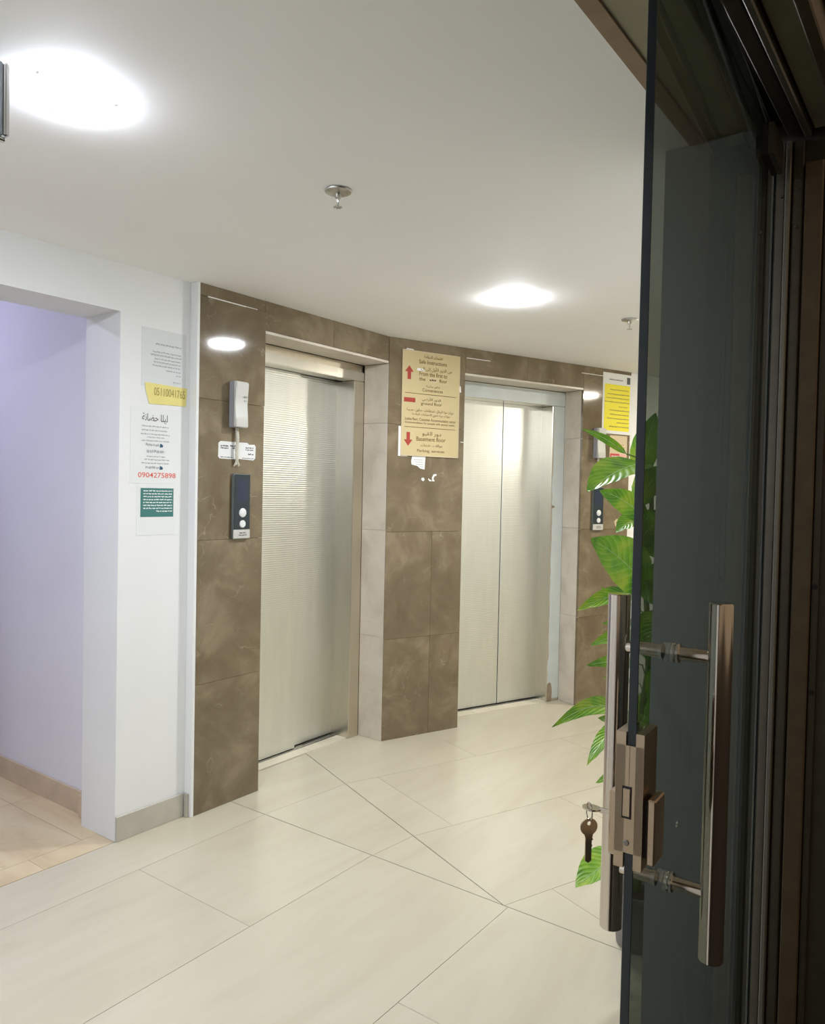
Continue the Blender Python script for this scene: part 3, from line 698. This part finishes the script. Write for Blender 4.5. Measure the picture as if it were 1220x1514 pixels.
write(n3, 'heading', 'ليلا حضانة', -0.010, 0.118, 0.128, 0.040, 'ink', arabic=True, bold=0.004)
lines(n3, 'printed_lines', [(-.075, .06, .083, .006), (-.075, .055, .066, .006), (-.08, .065, .049, .006), (-.05, .04, .036, .005), (-.075, .062, .021, .006), (-.055, .015, .004, .011), (-.05, .04, -.024, .014), (-.05, .045, -.046, .006), (-.06, .065, -.060, .006), (-.075, .062, -.075, .006), (-.055, .015, -.094, .011)], 'ink_pale', seed=4)
for z in (0.003, -0.094): MB().plate([(.016, z-.008), (.030, z-.007), (.033, z), (.026, z+.006), (.018, z+.009)], -.0016, -.001).build('ink_mark', 'ink_blue', n3)
write(n3, 'red_number', '0904275898', 0.004, -0.126, 0.190, 0.022, 'ink_red', bold=0.004)
n4 = sheet('teal_card', 'small teal card with white lines of print under the red number', 'card', 2.036, 1.424, rect(0.166, 0.124), 'teal_card', lift=0.001)
lines(n4, 'printed_lines', [(-.070, .076, .050-.0125*i, .0055) for i in range(7)] + [(-.005, .076, -.0375, .0055)], 'ink_white', seed=6)
n5 = sheet('backing_sheet', 'plain white sheet behind the teal card on the white wall', 'sheet', 2.030, 1.391, rect(0.19, 0.215), 'paper')

# ------------------------------------------------------------------ direction board on the second wall
bd = empty('direction_board', (*w2(0.302, 0), 2.0285), TH); tag(bd, 'cream direction board with red arrows in Arabic and English between the lifts', 'sign board')
BW, BH = 0.424, 0.634
MB().box(-BW/2, BW/2, -0.008, -0.0005, -BH/2, BH/2).bevel(.0015).build('board', 'sign_cream', bd)
MB().box(-BW/2-.016, -BW/2+.05, -0.0040, -0.0003, -BH/2-.004, -BH/2+.175).build('back_strip', 'white_filler', bd)
fm = MB()
for x0, x1, z0, z1 in ((-BW/2, BW/2, -BH/2, -BH/2+.006), (-BW/2, BW/2, BH/2-.006, BH/2), (-BW/2, -BW/2+.006, -BH/2, BH/2), (BW/2-.006, BW/2, -BH/2, BH/2)):
    fm.box(x0, x1, -0.0088, -0.0078, z0, z1)
fm.build('board_edge', 'paper_beige', bd)
by = -0.0086
def arrow(sgn, x, z):
    pts = [(-.012, -.040), (.012, -.040), (.012, .005), (.030, .005), (0, .042), (-.030, .005), (-.012, .005)]
    pts = [(x+px, z+sgn*pz) for px, pz in pts]
    if sgn < 0: pts = pts[::-1]
    MB().plate(pts, -.0092, -.008).build('arrow', 'sign_red', bd)
arrow(1, -0.163, 0.182); arrow(-1, -0.162, -0.215)
MB().box(-.197, -.117, -.0092, -.008, 0.006, 0.032).build('bar_symbol', 'sign_red', bd)
for z in (0.060, -0.143): MB().box(-.190, .185, -.0090, -.008, z-.0016, z+.0016).build('rule', 'sign_ink', bd)
for txt, ar, x, z, ww, hh in (
    ('تعليمات السلامة', True, .010, .287, .140, .024), ('Safe Instructions', False, .008, .255, .205, .024),
    ('من الدور الأول إلى الـ', True, .032, .214, .235, .032), ('From the first to', False, .012, .183, .205, .026),
    ('the', False, -.070, .151, .045, .022), ('floor', False, .085, .151, .058, .022),
    ('شقق سكنية', True, .012, .109, .100, .018), ('Conveniences', False, .008, .086, .150, .020),
    ('الدور الأرضي', True, .000, .029, .140, .028), ('ground floor', False, .002, .002, .155, .024),
    ('دورات مياه للرجال - استعلامات - صالون - مدرسة', True, -.005, -.040, .345, .022), ('دورات مياه لذوي الاحتياجات الخاصة', True, .002, -.066, .280, .022),
    ('Ladies floor, Customer Accommodation center', False, .000, -.095, .375, .020), ('Accommodation for people with special needs.', False, -.004, -.117, .370, .017),
    ('دور القبو', True, .008, -.180, .140, .030), ('Basement floor', False, .004, -.211, .215, .026),
    ('مواقف . خدمات', True, .008, -.250, .160, .022), ('Parking. services', False, .004, -.285, .200, .022)):
    write(bd, 'lettering', txt, x, z, ww, hh, 'sign_ink', y=by-.0006, arabic=ar, bold=0.006)
MB().plate([(-.025, .140), (.040, .138), (.042, .162), (-.023, .163)], -.0090, -.0082).build('paper_patch', 'paper_beige', bd)
lines(bd, 'patch_print', [(-.017, .034, .150, .012)], 'sign_ink', y=-.0094, seed=9)
MB().plate([(-.108, .200), (-.055, .198), (-.055, .212), (-.106, .215)], -.0090, -.0082).build('paper_patch', 'paper', bd)
MB().plate([(BW/2+.003, .098), (BW/2+.016, .095), (BW/2+.013, .130), (BW/2+.004, .138)], -.003, -.0004).build('tape_scrap', 'white_filler', bd)
MB().plate([(-.185, .318), (-.130, .318), (-.132, .324), (-.180, .326)], -.004, -.0004).build('tape_scrap', 'white_filler', bd)
def scrap(label, x, z, poly, printed=None, name='paper_scrap', grp='torn paper scraps under the direction board'):
    o = empty(name, (*w2(x, -.0004), z), TH); tag(o, label, 'paper scrap', grp)
    MB().plate(poly, -.0008, 0).build('scrap', 'paper', o)
    if printed: lines(o, 'print', printed, 'ink_pale', y=-.0012, seed=12)
scrap('torn white printed paper stuck just below the direction board', 0.225, 1.672, [(-.052, -.012), (-.010, -.020), (.010, -.034), (.043, -.040), (.048, .040), (-.048, .040), (-.056, .008)], [(-.035, .03, .018, .005), (-.03, .03, .004, .005), (-.02, .035, -.010, .005), (.01, .035, -.024, .005)])
scrap('tiny leftmost speck of torn white paper under the direction board', 0.258, 1.573, [(-.013, -.003), (.002, -.013), (.013, -.002), (.006, .010), (-.009, .009)])
scrap('small middle speck of torn white paper under the direction board', 0.308, 1.571, [(-.013, .004), (-.004, -.008), (.012, -.010), (.013, -.002), (-.002, .002), (-.008, .009)])
scrap('crescent-shaped bit of torn white paper under the direction board', 0.342, 1.582, [(-.016, -.020), (.004, -.020), (-.006, -.004), (.000, .010), (.018, .018), (.014, .026), (-.006, .024), (-.018, .004)])

# ------------------------------------------------------------------ door phones, call panels, stickers
def phone(loc, rz, label, cord):
    o = empty('door_phone', loc, rz); tag(o, label, 'door phone', 'white wall telephones')
    MB().box(-0.0355, 0.0355, -0.034, -0.0005, 0.0, 0.214).bevel(.003, 2).build('base', 'phone_grey', o, smooth=True)  # grey plate thickened so the side of the phone looks shaded
    pts = [(-.0345, .002), (-.052, .000), (-.056, .010), (-.050, .060), (-.046, .107), (-.050, .155), (-.057, .206), (-.050, .214), (-.0345, .213)]
    MB().profile_x(pts, -0.037, 0.037).bevel(.003, 2).build('handset', 'phone_plastic', o, smooth=True)
    MB().box(0.012, 0.030, -0.0555, -0.045, 0.142, 0.148).build('button', 'chrome', o)
    MB().box(0.014, 0.030, -0.0505, -0.045, 0.124, 0.127).build('button', 'phone_grey', o)
    c = MB()
    n = 36 if cord else 16
    ln = 0.165 if cord else 0.085
    for s in range(3):
        c.tube([(0.004+0.006*math.sin(k*.2)*(k/n)+.0045*math.cos(k*0.75+s*2.094), -0.012-.006*math.sin(math.pi*k/n)+.0045*math.sin(k*0.75+s*2.094), 0.002-ln*k/n) for k in range(n+1)], 0.0042, 6)
    if cord:
        for s in range(5): c.tube([(0.008, -.012, -.150), (-.004+.006*s, -.013-.002*(s%2), -.166), (-.010+.009*s, -.012, -.180+.004*(s%3))], 0.0022, 6)
    c.build('cord', 'cord_white', o, smooth=True)
phone((2.421, Y1, 1.776), 0, 'white door phone with a frayed cord beside the nearer lift', True)
phone((*w2(1.742, 0), 1.762), TH, 'white door phone beside the further lift under the yellow notice', False)

st = empty('sticker', (2.440, Y1-.0003, 1.669)); tag(st, 'white printed sticker behind the door phone cord on the marble', 'sticker')
MB().plate([(-.106, -.040), (-.02, -.040), (.0, -.037), (.100, -.040), (.112, -.030), (.114, .026), (.106, .036), (.072, .034), (.060, .042), (-.020, .041), (-.100, .041), (-.113, .032), (-.114, -.030)], -.0008, 0).build('sheet', 'paper', st)
lines(st, 'printed_lines', [(-.100, -.052, .020, .008), (-.100, -.055, .010, .006), (-.045, .0, .022, .008), (-.03, .0, .012, .006), (.05, .100, .018, .007), (.048, .10, .008, .005), (.065, .10, -.012, .008), (-.10, -.03, -.032, .004), (.03, .10, -.032, .004)], 'ink', seed=15)

def call_panel(loc, rz, label):
    o = empty('call_panel', loc, rz); tag(o, label, 'call panel', 'lift call panels')
    MB().box(-0.053, 0.053, -0.016, -0.0003, 0, 0.309).bevel(.005, 2).build('body', 'panel_rim', o, smooth=True)
    MB().box(-0.046, 0.050, -0.0185, -0.014, 0.046, 0.305).bevel(.0015).build('face', 'panel_navy', o)
    MB().box(-0.050, 0.052, -0.0195, -0.014, 0.003, 0.045).bevel(.002).build('badge', 'badge_grey', o)
    lines(o, 'badge_print', [(-.014, .026, .030, .006), (-.018, .03, .019, .006)], 'ink', y=-.0199, seed=17)
    MB().lathe([(0.0215, -.0185), (0.0215, -.021), (0.018, -.0235)], 24, 'Y').build('button', 'button_white', o, (0.004, 0, 0.125), smooth=True)
    MB().lathe([(0.0180, -.0185), (0.0180, -.021), (0.015, -.0235)], 24, 'Y').build('button', 'button_white', o, (0.004, 0, 0.072), smooth=True)
    MB().box(-0.030, 0.036, -0.0188, -0.0184, 0.175, 0.285).build('display', 'panel_display', o)
call_panel((2.458, Y1, 1.253), 0, 'dark blue lift call panel below the door phone of the nearer lift')
call_panel((*w2(1.757, 0), 1.247), TH, 'dark blue lift call panel beside the further lift behind the plant')

yn = empty('yellow_notice', (*w2(1.935, -.0003), 2.165), TH); tag(yn, 'bright yellow printed notice in a white border near the glass door edge', 'notice')
MB().plate(rect(0.294, 0.438), -.0010, 0).build('border', 'paper', yn)
MB().plate([(-.130, -.196), (.133, -.196), (.136, .138), (-.128, .138)], -.0017, -.0011).build('yellow_field', 'vivid_yellow', yn)
lines(yn, 'heading', [(-.085, .06, .172, .008)], 'ink', y=-.0021, seed=21)
MB().plate([(.100, .150), (.134, .150), (.134, .200), (.100, .200)], -.0018, -.0011).build('stamp', 'ink', yn)
lines(yn, 'printed_lines', [(-.075, .12, .100, .008), (-.10, .13, .068, .009), (-.11, .13, .040, .009), (-.125, .13, .012, .009), (.02, .12, -.020, .007), (-.075, .13, -.048, .009), (-.07, .13, -.078, .009), (-.10, .13, -.108, .009), (.0, .13, -.136, .009), (-.075, .13, -.166, .010)], 'ink_olive', y=-.0022, seed=22)
bn = empty('beige_notice', (*w2(1.964, -.0003), 1.820), TH); tag(bn, 'beige notice with a red block below the bright yellow notice', 'notice')
MB().plate(rect(0.18, 0.232), -.0008, 0).build('sheet', 'paper_beige', bn)
MB().plate([(-.085, -.112), (.075, -.112), (.075, -.018), (-.085, -.018)], -.0012, -.0006).build('pink_field', 'paper_pink', bn)
MB().plate([(-.083, -.078), (.010, -.078), (.010, -.016), (-.083, -.016)], -.0016, -.0011).build('red_block', 'label_red', bn)
lines(bn, 'printed_lines', [(-.06, .06, .05, .006), (-.04, .07, .03, .006)], 'ink_olive', y=-.0012, seed=25)
lines(bn, 'red_block_print', [(-.070, .0, -.034, .007), (-.070, .0, -.048, .006), (-.070, .0, -.062, .006)], 'ink_white', y=-.0020, seed=26)
rs = empty('round_sticker', (*w2(1.976, -.0003), 1.300), TH); tag(rs, 'small peeling round pale sticker on marble beside the plant', 'sticker')
MB().plate([(0.032*math.cos(a)*(1+.12*math.sin(5*a)), 0.030*math.sin(a)) for a in [2*math.pi*i/20 for i in range(20)]], -.0008, 0).build('sticker_face', 'paper_beige', rs)
MB().plate([(0.015*math.cos(a), 0.015*math.sin(a)) for a in [2*math.pi*i/14 for i in range(14)]], -.0014, -.0008).build('sticker_print', 'brown_tape', rs)

# ------------------------------------------------------------------ climbing plant beside the entrance
LEAVES = [
((2.152, 0.954, 1.691),(2.348, 0.888, 1.626),0.026,0.01,35),
((2.117, 0.916, 1.503),(2.411, 0.854, 1.600),0.145,0.015,-5),
((2.243, 0.931, 1.509),(2.448, 0.853, 1.419),0.077,0.015,20),
((2.314, 0.901, 1.379),(2.46, 0.87, 1.418),0.078,0.01,0),
((2.116, 0.901, 1.367),(2.415, 0.831, 1.205),0.152,0.015,0),
((2.152, 0.953, 1.146),(2.417, 0.861, 1.18),0.063,0.015,10),
((2.307, 0.944, 1.204),(2.439, 0.9, 1.141),0.035,0.0,40),
((2.35, 0.954, 1.082),(2.473, 0.887, 1.079),0.031,0.0,10),
((2.196, 0.926, 1.038),(2.421, 0.857, 1.049),0.051,0.01,15),
((2.19, 0.935, 0.976),(2.422, 0.854, 0.953),0.046,0.01,20),
((2.344, 0.945, 0.912),(2.476, 0.883, 0.882),0.018,0.0,50),
((2.003, 0.954, 0.828),(2.38, 0.845, 0.789),0.061,0.05,20),
((2.102, 0.887, 0.705),(2.332, 0.876, 0.785),0.053,0.012,5),
((2.194, 0.896, 0.822),(2.4, 0.851, 0.733),0.054,0.01,15),
((2.232, 0.912, 0.609),(2.409, 0.873, 0.606),0.038,0.005,20),
((2.125, 0.923, 0.323),(2.368, 0.862, 0.355),0.124,0.01,-5),
((2.292, 0.897, 0.215),(2.379, 0.881, 0.332),0.051,0.005,-20),
((2.461, 0.836, 1.764),(2.453, 0.881, 1.557),0.096,0.01,0),
((2.423, 0.786, 1.588),(2.447, 0.889, 1.468),0.113,0.01,10),
((2.462, 0.784, 1.439),(2.455, 0.878, 1.348),0.122,0.01,0),
((2.428, 0.779, 1.29),(2.461, 0.869, 1.365),0.100,0.01,15),
((2.423, 0.752, 1.133),(2.47, 0.857, 1.238),0.112,0.01,-10),
((2.349, 0.785, 1.158),(2.508, 0.805, 1.283),0.090,0.01,10),
((2.369, 0.826, 1.013),(2.511, 0.801, 1.117),0.121,0.01,0),
((2.45, 0.749, 0.958),(2.474, 0.852, 1.027),0.108,0.01,0),
((2.367, 0.794, 0.827),(2.521, 0.788, 0.94),0.099,0.01,12),
((2.436, 0.735, 0.77),(2.483, 0.839, 0.827),0.099,0.01,0),
((2.565, 0.811, 0.872),(2.465, 0.864, 0.737),0.098,0.01,0),
((2.466, 0.728, 0.58),(2.487, 0.834, 0.637),0.108,0.01,0),
((2.423, 0.751, 0.393),(2.483, 0.84, 0.469),0.112,0.01,0),
]
SX, SY = 2.505, 0.862
pl = empty('potted_plant', (SX, SY, 0)); tag(pl, 'tall climbing plant with glossy pointed green leaves behind the glass door', 'plant')
MB().lathe([(0.066, 0.0), (0.070, 0.004), (0.084, 0.165), (0.090, 0.168), (0.090, 0.188), (0.083, 0.188), (0.079, 0.168)], 32).build('pot', 'pot_grey', pl, smooth=True)
MB().lathe([(0.078, 0.160), (0.080, 0.166), (0.03, 0.175), (0.005, 0.176)], 24).build('soil', 'soil', pl, smooth=True)
MB().tube([(0.012*math.sin(k*.9), 0.010*math.cos(k*1.3), 0.16+1.52*k/14) for k in range(15)], lambda t: 0.013-0.006*t, 10).build('stem', 'stem_green', pl, smooth=True)
random.seed(11)
def leaf(tip, bas, wid, arch, tilt, idx):
    tip, bas = Vector(tip), Vector(bas)
    d = tip-bas; ln = d.length; dn = d.normalized()
    n0 = (Vector((0, 0, H))-(tip+bas)/2).normalized()*0.75 + Vector((0, 0, 0.30)) + Vector((-.1, .25, 0))
    side = dn.cross(n0).normalized(); nr = side.cross(dn).normalized()
    a = math.radians(tilt); side, nr = side*math.cos(a)+nr*math.sin(a), nr*math.cos(a)-side*math.sin(a)
    bm = bmesh.new(); NU, NV = 12, 6
    grid = []
    wave = random.uniform(0, 6)
    for i in range(NU+1):
        t = i/NU
        hw = 0.5*wid*min(1.0, (math.sin(math.pi*min(1, t**0.72))**0.85)*1.02) if 0 < t < 1 else 0.0004
        c = bas + d*t + Vector((0, 0, 1))*(arch*math.sin(math.pi*t))
        row = []
        for j in range(NV+1):
            s = -1+2*j/NV
            fold = abs(s)*hw*0.22 + 0.0018*math.sin(9*t*3.1+wave)*abs(s)
            row.append(bm.verts.new(c + side*(s*hw) + nr*fold))
        grid.append(row)
    for i in range(NU):
        for j in range(NV):
            try: bm.faces.new((grid[i][j], grid[i][j+1], grid[i+1][j+1], grid[i+1][j]))
            except ValueError: pass
    for v in bm.verts: v.co -= Vector((SX, SY, 0))
    bm.verts.index_update(); uvl = bm.loops.layers.uv.new('UVMap')
    for f_ in bm.faces:
        for lp in f_.loops: k_ = lp.vert.index; lp[uvl].uv = ((k_//(NV+1))/NU, -1+2*(k_ % (NV+1))/NV)
    me = bpy.data.meshes.new('leaf'); bm.to_mesh(me); bm.free()
    for p in me.polygons: p.use_smooth = True
    o = link('leaf', me, 'leaf', pl)
    mid = [bas + d*t + Vector((0, 0, 1))*(arch*math.sin(math.pi*t)) + nr*0.0006 - Vector((SX, SY, 0)) for t in [k/10 for k in range(10)]]
    MB().tube(mid, lambda t: 0.0014*(1-.75*t)+.0003, 5).build('midrib', 'rib_pale', o, smooth=True)
    st0 = Vector((0.0, 0.0, max(0.2, min(1.66, bas.z-SX*0-0.05))))
    b0 = bas-Vector((SX, SY, 0))
    MB().tube([st0, (st0+b0)/2+Vector((0, 0, .015)), b0], 0.0022, 6).build('leaf_stalk', 'stem_green', o, smooth=True)
for i, a in enumerate(LEAVES): leaf(*a, i)
